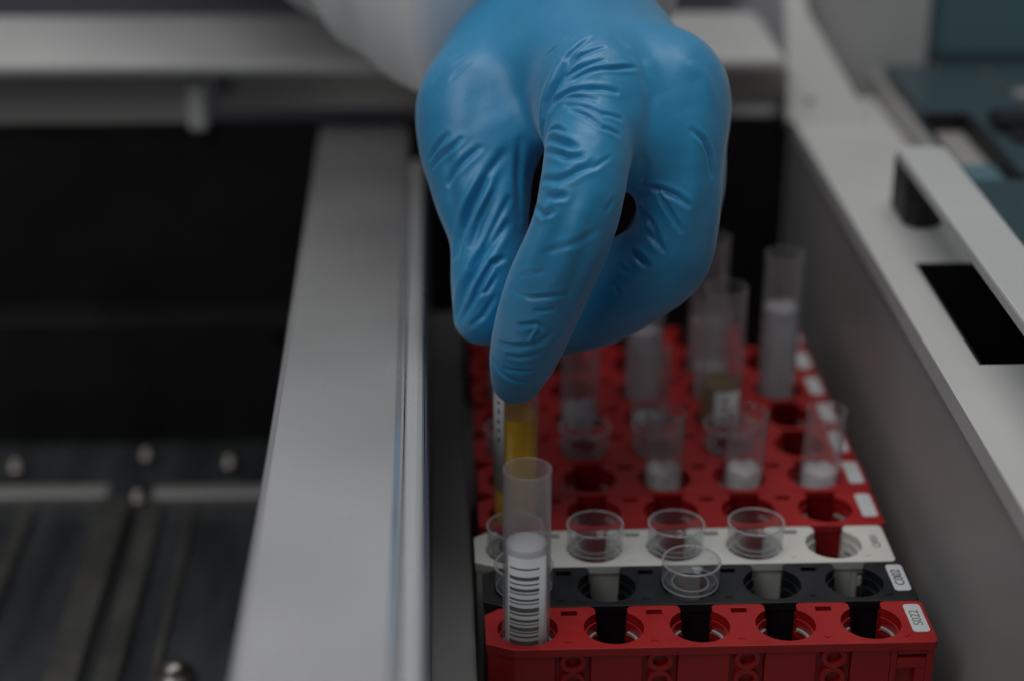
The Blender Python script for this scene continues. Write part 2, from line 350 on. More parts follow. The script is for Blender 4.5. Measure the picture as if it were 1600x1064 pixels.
# walls
fw = MB()
edges = [0.8]+[(a+b)/2 for a, b in zip(COLS, COLS[1:])]
fw.prism([(.6, 3.5), (7.2, .5), (17.6, .5), (17.6, 2.4), (2, 4.6)], -69, -2.5)
for a, b in zip([(c+d)/2+4.6 for c, d in zip(COLS, COLS[1:])], [(c+d)/2-4.6 for c, d in zip(COLS[1:], COLS[2:])]+[104.5]):
    fw.box(a, b, .5, 2.4, -69, -2.5)
for c, d in zip(COLS, COLS[1:]):
    m = (c+d)/2; fw.box(m-4.55, m+4.55, 2.0, 3.0, -69, -2.5)
fw.box(104.6, RL-.6, 2.6, 3.4, -69, -2.5)                      # recess back at the right end
fw.box(104.6, 106.2, .5, 2.5, -69, -2.5).box(113.9, RL-.6, .5, 2.5, -69, -2.5).box(106.25, 113.85, .5, 2.5, -8.2, -5.2).box(106.25, 113.85, .5, 2.5, -4.0, -2.5)
fw.box(111.2, 113.85, .5, 2.5, -60, -8.25)
bw = MB()
xs = [.6]+[v for c in COLS for v in (c-SW, c+SW)]+[RL-.6]
for i in range(0, len(xs), 2): bw.box(xs[i], xs[i+1], RW-2.0, RW-.4, -69, -2.5)
ew_l = MB().box(.6, 2.2, 4.7, RW-3.2, -69, -2.5); ew_r = MB().box(RL-2.2, RL-.6, 3.5, RW-2.1, -69, -2.5)
base = MB().box(1, RL-.7, .7, RW-.7, -70, -69.05)
dv = MB()
for c, d in zip(COLS, COLS[1:]): dv.box((c+d)/2-.7, (c+d)/2+.7, 3.2, RW-2.1, -69, -2.5)
boss = MB().lathe([(2.0, 0), (3.3, 0), (3.3, -2.2), (2.0, -2.2)], 24, True)
lab = MB().prism(rrect(111.0, 115.5, 4.4, 17.6, 1.1), .05, .35)
ME = {k: v.mesh(k) for k, v in dict(hole_sleeve=SLEEVE, clip_ring=RING, front_wall=fw, back_wall=bw, end_wall=ew_l, end_wall_b=ew_r, base=base, divider=dv, boss_ring=boss, name_label=lab).items()}
for me in ME.values(): fix_normals(me)
ME['top_plate'] = plate_mesh()
for k in ('hole_sleeve', 'clip_ring', 'boss_ring'): ME[k].polygons.foreach_set('use_smooth', [False]*len(ME[k].polygons))
digits = {i: text_mesh(str(i), 3.0, .16) for i in range(1, 6)}
def part(name, key, m, parent, loc=None, bevel=0.):
    o = bpy.data.objects.new(name, ME[key] if isinstance(key, str) else key); col.objects.link(o); o.parent = parent
    if not o.data.materials: o.data.materials.append(None)
    o.material_slots[0].link = 'OBJECT'; o.material_slots[0].material = m
    if loc: o.location = Vector(loc)*MM
    if bevel:
        b = o.modifiers.new('bevel', 'BEVEL'); b.width = bevel*MM; b.segments = 2; b.limit_method = 'ANGLE'; b.angle_limit = math.radians(40)
    return o
RACKS = [('red', 'red five-hole sample rack labelled S022, frontmost rack', 'S022'), ('black', 'black five-hole sample rack labelled C002', 'C002'),
         ('white', 'white five-hole sample rack behind the black rack', 'Q001'),
         ('red', 'red sample rack directly behind the white rack', ''), ('red', 'red sample rack holding three short clear tubes on its right, second behind the white rack', ''),
         ('red', 'red sample rack carrying four cups, third behind the white rack', ''), ('red', 'red sample rack holding the barcoded brown tube, fourth behind the white rack', ''),
         ('red', 'red sample rack holding the tall rightmost tube, fifth behind the white rack', ''), ('red', 'red sample rack second from the back', ''), ('red', 'red sample rack at the very back of the row', '')]
for n, (c, lb, txt) in enumerate(RACKS):
    x0 = -1.8 if c == 'white' else random.uniform(-.35, .35) if n else 0
    R = empty('sample_rack', (x0, 20*n, 0)); tag(R, lb, 'rack', 'five-hole sample racks standing in a row')
    m = M[c]
    part('top_plate', 'top_plate', m, R, bevel=.35)
    part('front_wall', 'front_wall', m, R, bevel=.2 if n < 3 else 0); part('back_wall', 'back_wall', m, R)
    part('end_wall', 'end_wall', m, R); part('end_wall', 'end_wall_b', m, R); part('base', 'base', m, R); part('divider', 'divider', m, R)
    for i, cx in enumerate(COLS):
        part('hole_sleeve', 'hole_sleeve', m, R, (cx, 9.8, 0))
        part('clip_ring', 'clip_ring', M['clip'] if c != 'black' else M['black'], R, (cx, 9.8, 0))
        if n < 3:
            d = part('hole_number', digits[i+1], m, R, (cx+10.0 if i < 4 else cx+8.4, 3.2, .02)); d.rotation_euler = (0, 0, math.pi/2)
    if n == 0:
        for a, b in zip(COLS, COLS[1:]):
            for k in range(4):
                o = part('boss_ring', 'boss_ring', m, R, ((a+b)/2, .3, -4.4-6.4*k), .15); o.rotation_euler = (math.pi/2, 0, 0)
    if c == 'white':
        t = part('label_text', text_mesh(txt, 3.2), M['ink_grey'], R, (113, 11, .06)); t.rotation_euler = (0, 0, math.pi/2)
    else:
        l = part('name_label', 'name_label', M['label'], R)
        if txt:
            t = part('label_text', text_mesh(txt, 3.7), M['ink'] if txt == 'C002' else M['ink_grey'], l, (113.2, 11, .38)); t.rotation_euler = (0, 0, math.pi/2)

# ------------------------------------------------------------------ tubes and cups in the racks
def spot(n, c): return (COLS[c-1], 20*n+9.8)
def tube_mesh(r, z0, z1, wall=.6, n=40):
    prof = []
    for i in range(7):
        a = math.radians(90*i/6); prof.append((r*math.sin(a), z0+r*(1-math.cos(a))))
    prof += [(r, (z0+z1)/2), (r, z1-.5), (r+.12, z1-.25), (r, z1), (r-wall*.5, z1+.05), (r-wall, z1-.1), (r-wall, (z0+z1)/2)]
    for i in range(6, -1, -1):
        a = math.radians(90*i/6); prof.append(((r-wall)*math.sin(a), z0+wall+(r-wall)*(1-math.cos(a))))
    me = MB().lathe(prof, n).mesh('tube_wall'); fix_normals(me); me.polygons.foreach_set('use_smooth', [True]*len(me.polygons)); return me
def patch(mb, r, a0, a1, z0, z1, n=14, th=.05):
    base = len(mb.v)
    for i in range(n+1):
        a = math.radians(a0+(a1-a0)*i/n)
        for rr, z in ((r, z0), (r+th, z0), (r+th, z1), (r, z1)): mb.v.append((rr*math.cos(a), rr*math.sin(a), z))
    for i in range(n):
        p, q = base+4*i, base+4*i+4
        for k in range(4): mb.f.append((p+k, p+(k+1) % 4, q+(k+1) % 4, q+k))
    mb.f += [tuple(base+k for k in (3, 2, 1, 0)), tuple(base+4*n+k for k in range(4))]
    return mb
def fill(r, z0, z1, name, m, parent, sag=.5, lobes=0.):
    """solid content of a tube; sag = concave top, lobes = two raised shoulders with a notch between them"""
    prof = [(0, z0)]+[(r*math.sin(math.radians(15*i)), z0+r*(1-math.cos(math.radians(15*i)))) for i in range(1, 7)]
    prof += [(r, z1), (r*.8, z1-sag*.5), (r*.5, z1-sag*.85), (r*.25, z1-sag), (0, z1-sag)]
    mb = MB().lathe(prof, 36)
    if lobes:
        mb.v = [(x, y, z+(lobes*(min(1., abs(x)/(r*.4))**1.5-(max(0, abs(x)-r*.4)/(r*.6))**2*.8) if z > z1-sag-.01 else 0)) for x, y, z in mb.v]
    o = mb.build(name, m, parent, True); fix_normals(o.data); return o
def tube(n, c, top, label, r=6.1, bottom=-55, milky=False, ins=None, liq=None, lobes=0., lab=None, bars=None, group=None, tilt=(0, 0), liqm=None, dx=0, dy=0):
    x, y = spot(n, c)
    T = empty('sample_tube', (x+dx, y+dy, bottom)); tag(T, label, 'tube', group)
    h = top-bottom
    link('tube_wall', tube_mesh(r, 0, h), M['tube_milky' if milky else 'tube'], T)
    if ins is not None: fill(r-.85, .9, ins-bottom, 'white_insert', M['insert' if n in (0, 4) else 'insert_soft'], T, .3, lobes)
    if liq is not None: fill(r-.82, .9, liq-bottom, 'liquid', M[liqm or 'amber'], T, 1.1)
    if lab:
        a0, a1, z0, z1 = lab
        L = patch(MB(), r+.02, a0, a1, z0-bottom, z1-bottom).build('paper_label', M['label'], T, True)
        if bars:
            b0, b1, bl = bars; mb = MB()
            for z, t in bl: patch(mb, r+.09, b0, b1, z-bottom-t/2, z-bottom+t/2, 10, .03)
            mb.build('barcode', M['barcode'], L)
    T.rotation_euler = (math.radians(tilt[0]), math.radians(tilt[1]), 0)
    return T
# barcode bars of the front tube (height in mm above the rack top, thickness)
bl = [(21.4, .45), (18.6, 1.0), (16.9, .4), (15.2, .9), (14.1, .35), (12.3, .6), (11.2, .3), (9.3, 1.3), (7.9, .5), (6.1, .8), (5.0, .3), (3.6, 1.1), (2.5, .35), (1.3, .5), (-.6, 1.2)]
tube(0, 1, 47, 'milky plastic tube with a horizontal barcode standing in the frontmost red rack', 6.15, milky=True, ins=25.8, lobes=0, lab=(-142, -40, -30, 24.5), bars=(-136, -62, bl), dy=.3, dx=-.4)
tube(4, 3, 22, 'short clear tube with white base, leftmost of three behind the white rack', 6.0, ins=2.8, lobes=1.2, group='three short clear tubes in one red rack', dx=-.3)
tube(4, 4, 22, 'short clear tube with white base, middle one of three behind the white rack', 6.0, ins=2.5, lobes=1.2, group='three short clear tubes in one red rack', tilt=(0, 1.5))
tube(4, 5, 22.5, 'short clear tube with white base, rightmost of three behind the white rack', 6.0, ins=2.0, lobes=.6, group='three short clear tubes in one red rack', tilt=(0, 2))
tube(6, 2, 24, 'blurred clear tube with white base behind the index fingertip', 6.1, ins=4, lobes=1.5)
tube(6, 3, 25, 'blurred clear tube below the folded middle finger', 6.1, ins=1)
tube(7, 3, 32, 'blurred tube with a tall white filling behind the folded middle finger', 6.3, ins=22)
tube(6, 4, 45, 'blurred brownish tube with a white paper label right of the folded finger', 6.8, liq=13, liqm='brown', lab=(-116, -44, -22, 12), bars=(-92, -80, [(z, 1.6) for z in range(-18, 11, 3)]))
tube(7, 4, 30, 'blurred pale tube hidden behind the brownish labelled tube', 6.1, ins=9)
tube(8, 4, 46, 'tallest blurred clear tube behind the brownish labelled tube', 6.3, ins=16, dx=1)
tube(7, 5, 48, 'tall blurred tube with a white filling, nearest the right wall', 6.3, ins=29, lobes=1.0, dx=-.8)
tube(7, 1, 22, 'blurred white filled tube behind the yellow one beside the left wall', 6.1, ins=18)

prof = [(8.05, 7.2), (7.95, 6.9), (7.85, 3.5), (7.75, 1.1), (7.3, .35), (6.4, .08), (5.75, .04), (5.55, -1), (5.3, -13), (3.2, -21), (0, -22),
        (0, -20.8), (2.6, -19.8), (4.45, -12.6), (4.75, -.4), (5.1, .9), (6.6, 1.45), (7.05, 2.1), (7.15, 4), (7.3, 6.9), (7.5, 7.25), (7.8, 7.3)]
cup_me = MB().lathe(prof, 56, True).mesh('cup_wall'); fix_normals(cup_me); cup_me.polygons.foreach_set('use_smooth', [True]*len(cup_me.polygons))
rim_me = MB().lathe([(7.7+.34*math.cos(a), 7.35+.28*math.sin(a)) for a in [2*math.pi*i/10 for i in range(10)]], 56, True)
rim_me.lathe([(7.45+.22*math.cos(a), .62+.18*math.sin(a)) for a in [2*math.pi*i/8 for i in range(8)]], 56, True)
rim_me.lathe([(4.9+.2*math.cos(a), .75+.16*math.sin(a)) for a in [2*math.pi*i/8 for i in range(8)]], 48, True)
rim_me = rim_me.mesh('rim'); fix_normals(rim_me); rim_me.polygons.foreach_set('use_smooth', [True]*len(rim_me.polygons))
CUPS = [(1, 1, 'clear sample cup in the black rack partly behind the barcoded tube'), (1, 3, 'clear sample cup in the middle hole of the black rack'),
        (2, 1, 'clear sample cup in the white rack behind the barcoded tube'), (2, 2, 'clear sample cup in the second hole of the white rack'),
        (2, 3, 'clear sample cup in the middle hole of the white rack'), (2, 4, 'clear sample cup in the fourth hole of the white rack'),
        (5, 1, 'blurred clear cup in a red rack behind the yellow tube'), (5, 2, 'blurred clear cup in a red rack right of the yellow tube'),
        (5, 3, 'blurred clear cup behind the leftmost short clear tube'), (5, 4, 'blurred clear cup behind the middle short clear tube')]
for n, c, lb in CUPS:
    x, y = spot(n, c)
    if n == 2: x -= 1.6
    o = empty('sample_cup', (x, y, random.uniform(.1, .3)))
    link('cup_wall', cup_me, M['cup'], o); link('rim', rim_me, M['rim_glint'], o)
    o.rotation_euler = (math.radians(random.uniform(-1, 1)), math.radians(random.uniform(-1, 1)), random.uniform(0, 6))
    tag(o, lb, 'cup', 'clear sample cups set in rack holes')

# the yellow tube held between thumb and index finger
Y0 = -22.
T = empty('serum_tube', (10.6, 70.2, Y0)); tag(T, 'tube of yellow serum held by the gloved hand over the red rack', 'tube')
link('tube_wall', tube_mesh(6.4, 0, 60-Y0), M['tube'], T)
fill(5.85, .9, 32.5-Y0, 'liquid', M['amber'], T, 1.4)
L = patch(MB(), 6.44, 160, 236, 10-Y0, 56-Y0).build('paper_label', M['label'], T, True)
mb = MB(); patch(mb, 6.44, 205, 250, 2-Y0, 9.9-Y0)
for z, t, a, b in ((40, 1.2, 214, 222), (37.6, .8, 212, 222), (35, 1.6, 215, 222), (31.8, 1.0, 213, 222), (29, .9, 212, 222), (26, 1.4, 214, 222)):
    patch(mb, 6.5, a, b, z-Y0-t/2, z-Y0+t/2, 4, .03)
mb2 = MB(); mb2.v = mb.v[60:]; mb2.f = [tuple(i-60 for i in f) for f in mb.f if min(f) >= 60]
mb2.build('printed_text', M['ink'], L)

# ------------------------------------------------------------------ gloved hand: one continuous surface
HAND = {
 'palm': [([[31.0, 164.0, 143.7], [25.5, 118.0, 131.4], [30.8, 80.0, 122.7]], [12.5, 12, 11.5]), ([[31.7, 166.0, 145.2], [36.1, 118.0, 130.1], [52.7, 90.0, 118.6]], [12.5, 12, 12.3]), ([[32.9, 172.0, 143.9], [40.3, 128.0, 122.6], [58.1, 106.0, 110.9]], [12, 12, 11.5]), ([[33.8, 178.0, 140.6], [40.9, 142.0, 112.9], [58.0, 124.0, 103.4]], [12, 12, 10.5]), ([[29.8, 125.0, 121.6], [45.8, 125.0, 117.7]], [14, 14]), ([[32.7, 89.0, 124.1], [51.3, 94.0, 121.4]], [11.2, 11.6]), ([[33.2, 80.0, 114.7], [51.1, 84.0, 112.3]], [10.5, 11]), ([[33.6, 70.0, 109.4], [50.3, 76.0, 106.3]], [8.5, 9.5])],
 'thumb': ([[25.3, 150.0, 132.4], [8.5, 124.0, 121.1], [-3.6, 104.0, 110.2], [-1.1, 90.0, 94.2], [3.0, 80.0, 81.8], [2.6, 73.0, 71.4], [1.4, 69.0, 63.2]], [14.5, 15, 12.6, 11.6, 10.8, 10.2, 8.5]),
 'web': [([[0.5, 103.0, 115.1], [21.0, 102.0, 122.2]], [10.5, 10.5]), ([[1.2, 96.0, 103.4], [7.4, 94.0, 106.4]], [10, 8]), ([[4.2, 88.0, 93.9], [7.3, 91.0, 102.2]], [9, 7]), ([[11.2, 122.0, 122.6], [24.9, 108.0, 124.5]], [12, 12])],
 'index': ([[30.8, 80.0, 122.7], [28.0, 58.0, 112.2], [24.0, 47.0, 97.5], [16.7, 48.0, 77.6], [12.1, 53.0, 60.1], [9.9, 57.0, 49.3]], [11.6, 11, 10.6, 10.6, 9.4, 6.8]),
 'middle': ([[52.7, 90.0, 118.6], [54.4, 74.0, 102.0], [53.5, 70.0, 87.0], [50.4, 70.0, 78.4], [42.1, 74.0, 69.9], [32.2, 80.0, 58.9], [23.6, 85.0, 51.5]], [12.5, 11.2, 11.2, 12.0, 12.6, 10.4, 7.5]),
 'ring': ([[58.1, 106.0, 110.9], [60.4, 98.0, 91.7], [56.4, 98.0, 73.2], [47.9, 100.0, 59.6], [40.7, 102.0, 54.7]], [11.5, 10.3, 10, 9, 8]),
 'pinky': ([[58.0, 124.0, 103.4], [60.5, 120.0, 85.9], [56.8, 116.0, 71.3], [49.3, 114.0, 59.9]], [10.5, 9.5, 9, 8]),
}
WRINKLES = [
 (2.6, 2.0, [[24.5, 72.6, 134.2], [20.9, 69.6, 129.4], [18.2, 68.0, 123.9], [17.3, 66.4, 119.2], [17.2, 66.4, 114.6]]),
 (1.0, 1.0, [[29.9, 78.5, 138.2], [25.9, 75.2, 136.2], [23.1, 73.6, 133.9]]),
 (0.9, 0.9, [[33.0, 74.2, 136.6], [26.7, 72.1, 134.8], [22.9, 70.2, 131.6], [20.2, 69.3, 128.3]]),
 (0.9, 0.9, [[32.4, 70.3, 134.3], [27.6, 69.1, 133.1], [23.9, 68.3, 130.9], [20.5, 69.2, 128.7]]),
 (1.0, 0.9, [[41.0, 72.0, 131.6], [36.0, 69.2, 132.5], [29.8, 67.6, 132.3], [25.2, 66.5, 130.3]]),
 (1.1, 1.0, [[35.6, 63.4, 127.7], [29.1, 63.1, 128.9], [23.7, 64.4, 127.8], [20.3, 64.9, 125.0], [19.2, 64.6, 123.0]]),
 (0.7, 0.8, [[30.0, 60.0, 126.7], [24.9, 62.1, 127.0], [21.4, 63.9, 125.6]]),
 (0.9, 0.9, [[36.4, 58.1, 122.3], [31.4, 56.5, 124.1], [27.4, 58.2, 125.4], [22.4, 61.2, 124.9]]),
 (0.9, 0.9, [[35.4, 53.6, 119.5], [31.1, 52.8, 121.7], [27.3, 55.6, 123.9], [23.4, 59.0, 124.4]]),
 (0.8, 0.8, [[21.5, 53.8, 120.3], [19.9, 57.3, 120.3], [18.3, 60.1, 118.7]]),
 (1.6, 1.3, [[23.8, 48.8, 118.1], [20.7, 51.8, 118.2], [18.0, 57.4, 117.2]]),
 (1.2, 1.2, [[25.5, 46.0, 116.2], [21.6, 47.4, 115.7], [17.5, 54.6, 115.0]]),
 (1.0, 1.3, [[28.3, 44.6, 114.8], [22.5, 43.4, 112.2], [19.2, 44.5, 110.6], [16.1, 49.2, 109.0]]),
 (1.3, 1.2, [[20.8, 40.8, 107.7], [16.9, 43.6, 106.4]]),
 (1.4, 1.1, [[14.2, 46.7, 102.5], [15.8, 41.9, 102.3], [17.9, 40.3, 103.6]]),
 (0.8, 1.0, [[-4.3, 83.9, 108.7], [-6.8, 83.6, 106.3], [-9.9, 84.5, 103.4], [-12.1, 85.8, 100.2]]),
 (0.8, 1.0, [[-8.0, 86.0, 109.3], [-10.6, 86.3, 106.0], [-12.7, 87.4, 102.1]]),
 (0.9, 1.2, [[0.6, 81.7, 106.8], [-3.2, 80.6, 104.0], [-6.4, 80.0, 100.4], [-7.8, 79.8, 97.5]]),
 (1.3, 1.6, [[6.7, 80.8, 105.1], [3.0, 78.0, 101.0], [1.0, 76.0, 97.8], [-1.0, 74.6, 94.3], [-2.6, 73.8, 90.9], [-4.3, 73.5, 87.2]]),
 (1.6, 1.6, [[2.0, 76.7, 99.1], [0.1, 75.2, 96.0], [-1.8, 74.2, 92.8], [-3.4, 73.3, 88.6], [-4.9, 72.8, 84.1], [-5.8, 71.7, 79.9]]),
 (1.7, 1.6, [[7.4, 72.3, 88.3], [4.6, 69.3, 85.1], [1.7, 67.1, 81.7], [-1.1, 65.5, 77.4], [-3.9, 65.2, 72.6], [-6.0, 65.2, 64.9]]),
 (1.1, 1.2, [[8.3, 75.8, 94.2], [5.0, 71.8, 89.0], [3.0, 69.7, 85.9], [1.1, 67.9, 82.7], [-2.1, 66.4, 78.1]]),
 (1.4, 1.1, [[6.6, 67.0, 80.4], [3.6, 65.8, 79.6], [1.0, 63.9, 75.7], [-1.5, 62.7, 70.3], [-4.8, 63.3, 64.0]]),
 (0.6, 0.9, [[4.4, 64.2, 76.1], [2.1, 62.8, 72.8], [-0.3, 62.6, 71.6]]),
 (0.7, 1.0, [[4.0, 62.2, 71.0], [0.9, 61.1, 66.2], [-2.3, 61.3, 63.3]]),
 (0.9, 1.6, [[11.8, 82.9, 108.3], [11.4, 81.7, 102.8], [11.0, 79.7, 97.5], [11.2, 77.7, 93.3], [11.4, 76.0, 88.9]]),
 (0.8, 1.0, [[7.8, 43.3, 81.9], [12.5, 38.1, 81.1], [17.6, 36.3, 82.2], [22.0, 36.6, 82.7]]),
 (0.6, 0.8, [[13.7, 37.6, 77.6], [18.4, 37.0, 78.2]]),
 (0.9, 1.0, [[9.7, 40.1, 72.6], [14.4, 37.9, 74.2], [19.8, 39.8, 70.0]]),
 (1.0, 1.1, [[5.3, 45.1, 65.3], [9.8, 41.2, 66.3], [15.2, 39.3, 68.3], [17.4, 38.9, 70.5]]),
 (-0.6, 0.6, [[14.4, 38.2, 72.8], [12.2, 39.7, 68.2]]),
 (0.8, 1.0, [[3.4, 49.1, 58.8], [5.4, 47.5, 55.8], [8.4, 46.0, 54.6], [12.6, 45.7, 53.9]]),
 (0.6, 0.8, [[6.5, 45.5, 58.0], [10.6, 43.7, 57.9], [14.8, 43.5, 58.5]]),
 (0.7, 0.9, [[7.2, 43.7, 62.4], [11.3, 41.6, 62.9], [15.6, 40.8, 64.7]]),
 (0.4, 0.9, [[31.5, 40.1, 103.9], [33.4, 42.4, 106.1]]),
 (0.5, 0.9, [[10.3, 40.9, 86.4], [15.8, 36.9, 88.8]]),
 (0.4, 1.2, [[15.8, 37.6, 93.8], [19.7, 36.3, 95.5], [23.7, 36.1, 96.9], [29.4, 37.9, 99.6]]),
 (1.1, 1.1, [[42.3, 65.1, 101.5], [47.8, 63.2, 101.2], [51.9, 61.1, 99.9], [55.1, 60.4, 97.7]]),
 (0.9, 0.9, [[46.7, 63.7, 101.0], [50.1, 60.8, 96.1], [53.5, 59.1, 91.0]]),
 (1.1, 1.1, [[43.4, 67.7, 94.7], [45.4, 63.3, 92.5], [47.8, 59.9, 87.6]]),
 (1.1, 1.1, [[46.8, 115.1, 71.5], [44.8, 63.0, 89.4], [48.8, 58.9, 85.7]]),
 (1.8, 1.2, [[40.7, 64.4, 83.6], [42.5, 61.7, 82.8], [44.6, 59.6, 81.0]]),
 (0.7, 0.9, [[38.0, 63.8, 79.2], [39.6, 61.9, 78.1]]),
 (0.6, 0.9, [[36.2, 63.2, 74.3], [38.0, 61.7, 72.1]]),
 (0.9, 1.0, [[56.2, 67.1, 116.1], [59.4, 67.0, 113.1], [61.2, 66.7, 109.3], [62.0, 65.5, 104.0]]),
 (0.35, 0.9, [[-3.9, 101.2, 127.4], [-9.1, 99.8, 124.0], [-11.6, 98.6, 121.1]]),
 (0.4, 0.9, [[24.8, 81.9, 137.6], [21.4, 80.3, 135.3], [18.2, 81.2, 132.3]]),
 (0.35, 0.8, [[-1.4, 97.2, 126.0], [-6.7, 94.7, 122.2]]),
 (0.5, 0.8, [[4.1, 75.5, 96.5], [2.1, 73.6, 93.1], [0.2, 72.2, 89.5], [-2.2, 69.7, 83.1]]),
 (0.5, 0.8, [[3.0, 68.2, 83.6], [0.9, 66.4, 80.2], [-1.1, 65.1, 76.6], [-3.9, 64.0, 69.6]]),
 (0.4, 0.8, [[24.7, 43.4, 113.0], [28.8, 44.2, 114.0], [33.1, 47.8, 115.7]]),
 (0.9, 2.6, [[8.1, 81.3, 105.8], [6.9, 79.6, 102.4], [5.6, 77.5, 99.2], [4.4, 75.3, 96.0], [3.2, 73.4, 92.7], [2.0, 71.7, 89.2], [0.9, 69.9, 85.8], [-0.3, 68.1, 82.3], [-1.4, 66.4, 78.8], [-2.4, 64.8, 74.9], [-3.3, 63.9, 70.8], [-4.3, 63.5, 66.4]]),
 (0.6, 2.4, [[-7.8, 83.5, 104.9], [-7.5, 80.8, 100.3], [-7.1, 78.5, 95.6], [-6.2, 76.2, 90.9], [-5.4, 74.1, 86.1]]),
 (0.5, 3.0, [[24.6, 40.3, 109.0], [22.5, 38.8, 105.3], [20.5, 37.6, 101.5], [19.2, 37.0, 97.7], [17.9, 36.6, 93.9], [16.6, 36.6, 89.8]]),
 (0.5, 3.0, [[28.6, 38.8, 104.4], [27.5, 37.4, 101.1], [26.5, 36.5, 97.6], [25.6, 36.2, 93.8], [24.6, 35.9, 90.0], [23.1, 36.4, 85.1], [21.6, 37.1, 80.1], [20.1, 38.1, 75.0]]),
 (-0.6, 3.6, [[58.2, 69.0, 118.0], [57.9, 67.0, 114.7], [57.6, 65.4, 111.4], [57.3, 64.0, 108.0], [57.1, 62.9, 104.4], [56.8, 61.5, 101.0], [55.8, 60.3, 97.0], [54.9, 59.4, 92.8], [54.1, 58.7, 88.6], [53.2, 58.0, 84.3]]),
 (-0.5, 3.0, [[56.1, 79.6, 131.5], [60.3, 77.8, 127.5], [61.9, 75.2, 123.0]]),
 (-0.5, 3.0, [[26.2, 66.9, 131.0], [31.9, 66.5, 131.4], [36.0, 64.3, 128.3]]),
 (0.5, 2.6, [[36.3, 79.5, 137.7], [39.5, 76.5, 135.5], [42.8, 75.3, 132.8], [44.1, 72.0, 128.9], [45.5, 69.6, 124.9], [45.0, 66.8, 121.7], [44.5, 64.6, 118.3], [44.1, 63.1, 114.7]]),
 (-0.5, 2.6, [[19.4, 42.2, 108.4], [18.2, 40.9, 104.9], [17.0, 39.7, 101.3], [15.8, 39.1, 97.5], [14.3, 38.8, 93.6], [12.9, 39.0, 89.5], [11.4, 39.3, 85.3]]),
 (0.6, 1.5, [[42.9, 61.9, 111.7], [44.0, 63.0, 107.4], [43.1, 64.2, 102.9]]),
]

def rcone(P, a, b, r1, r2):
    a = np.asarray(a, np.float32); b = np.asarray(b, np.float32); ba = b-a; pa = P-a
    h = np.clip((pa@ba)/float(ba@ba), 0, 1)
    return np.sqrt(((pa-h[..., None]*ba)**2).sum(-1))-(r1+(r2-r1)*h)
def smin(a, b, k):
    h = np.maximum(k-np.abs(a-b), 0)/k
    return np.minimum(a, b)-h*h*k*.25
def spline(pts, rs, n):
    Q = np.c_[np.asarray(pts, float), rs]; Q = np.vstack([2*Q[0]-Q[1], Q, 2*Q[-1]-Q[-2]]); out = []
    for i in range(1, len(Q)-2):
        a, b, c, d = Q[i-1:i+3]
        for t in np.arange(n)/n: out.append(.5*(2*b+(c-a)*t+(2*a-5*b+4*c-d)*t*t+(3*b-a-3*c+d)*t**3))
    out.append(Q[-2]); return np.array(out)
def chain(P, pts, rs, n=5):
    Q = spline(pts, rs, n); d = None
    for a, b in zip(Q, Q[1:]):
        c = rcone(P, a[:3], b[:3], a[3], b[3]); d = c if d is None else np.minimum(d, c)
    return d
def hand_sdf(P):
    d = None
    for pts, rs in HAND['palm']:
        c = chain(P, pts, rs, 3); d = c if d is None else smin(d, c, 14)
    th = chain(P, *HAND['thumb'])
    for pts, rs in HAND['web']: th = smin(th, chain(P, pts, rs, 1), 11)
    d = smin(d, th, 12); fi = None
    for nm, ln in (('index', 30), ('middle', 34), ('ring', 26), ('pinky', 22)):
        c = chain(P, *HAND[nm])
        dist = np.sqrt(((P-np.asarray(HAND[nm][0][0], np.float32))**2).sum(-1))
        kk = np.clip(1-(dist-14)/ln, 0, 1)*10+.8
        fi = c if fi is None else smin(fi, c, kk); d = smin(d, c, kk)
    return smin(d, fi, .8)
def surface_nets(F, org, h):
    S = F < 0; nx, ny, nz = F.shape
    cnt = np.zeros((nx-1, ny-1, nz-1), np.int8)
    for dx in (0, 1):
        for dy in (0, 1):
            for dz in (0, 1): cnt += S[dx:nx-1+dx, dy:ny-1+dy, dz:nz-1+dz]
    cells = np.argwhere((cnt > 0) & (cnt < 8)); idx = np.full(cnt.shape, -1, np.int32); idx[tuple(cells.T)] = np.arange(len(cells))
    acc = np.zeros((len(cells), 3)); num = np.zeros(len(cells))
    cs = [(0, 0, 0), (1, 0, 0), (0, 1, 0), (1, 1, 0), (0, 0, 1), (1, 0, 1), (0, 1, 1), (1, 1, 1)]
    val = [F[tuple((cells+c).T)] for c in cs]
    for i in range(8):
        for j in range(i+1, 8):
            a, b = np.array(cs[i]), np.array(cs[j])
            if abs(a-b).sum() != 1: continue
            va, vb = val[i], val[j]; x = (va < 0) != (vb < 0)
            t = np.where(x, va/np.where(x, va-vb, 1), 0)
            acc += np.where(x[:, None], a+(b-a)*t[:, None], 0); num += x
    V = org+h*(cells+acc/num[:, None])
    quads = []
    for ax in range(3):
        o1, o2 = [k for k in range(3) if k != ax]
        sl0 = [slice(None)]*3; sl1 = [slice(None)]*3; sl0[ax] = slice(0, -1); sl1[ax] = slice(1, None)
        ch = S[tuple(sl0)] != S[tuple(sl1)]; e = np.argwhere(ch); e = e[(e[:, o1] > 0) & (e[:, o2] > 0)]
        e = e[(e[:, o1] < F.shape[o1]-1) & (e[:, o2] < F.shape[o2]-1)]
        ins = S[tuple(e.T)]; q = []
        for d1, d2 in ((0, 0), (-1, 0), (-1, -1), (0, -1)):
            k = e.copy(); k[:, o1] += d1; k[:, o2] += d2; q.append(idx[tuple(k.T)])
        q = np.stack(q, 1); flip = ins ^ (ax == 1)
        q[~flip] = q[~flip][:, ::-1]; quads.append(q)
    return V, np.vstack(quads)
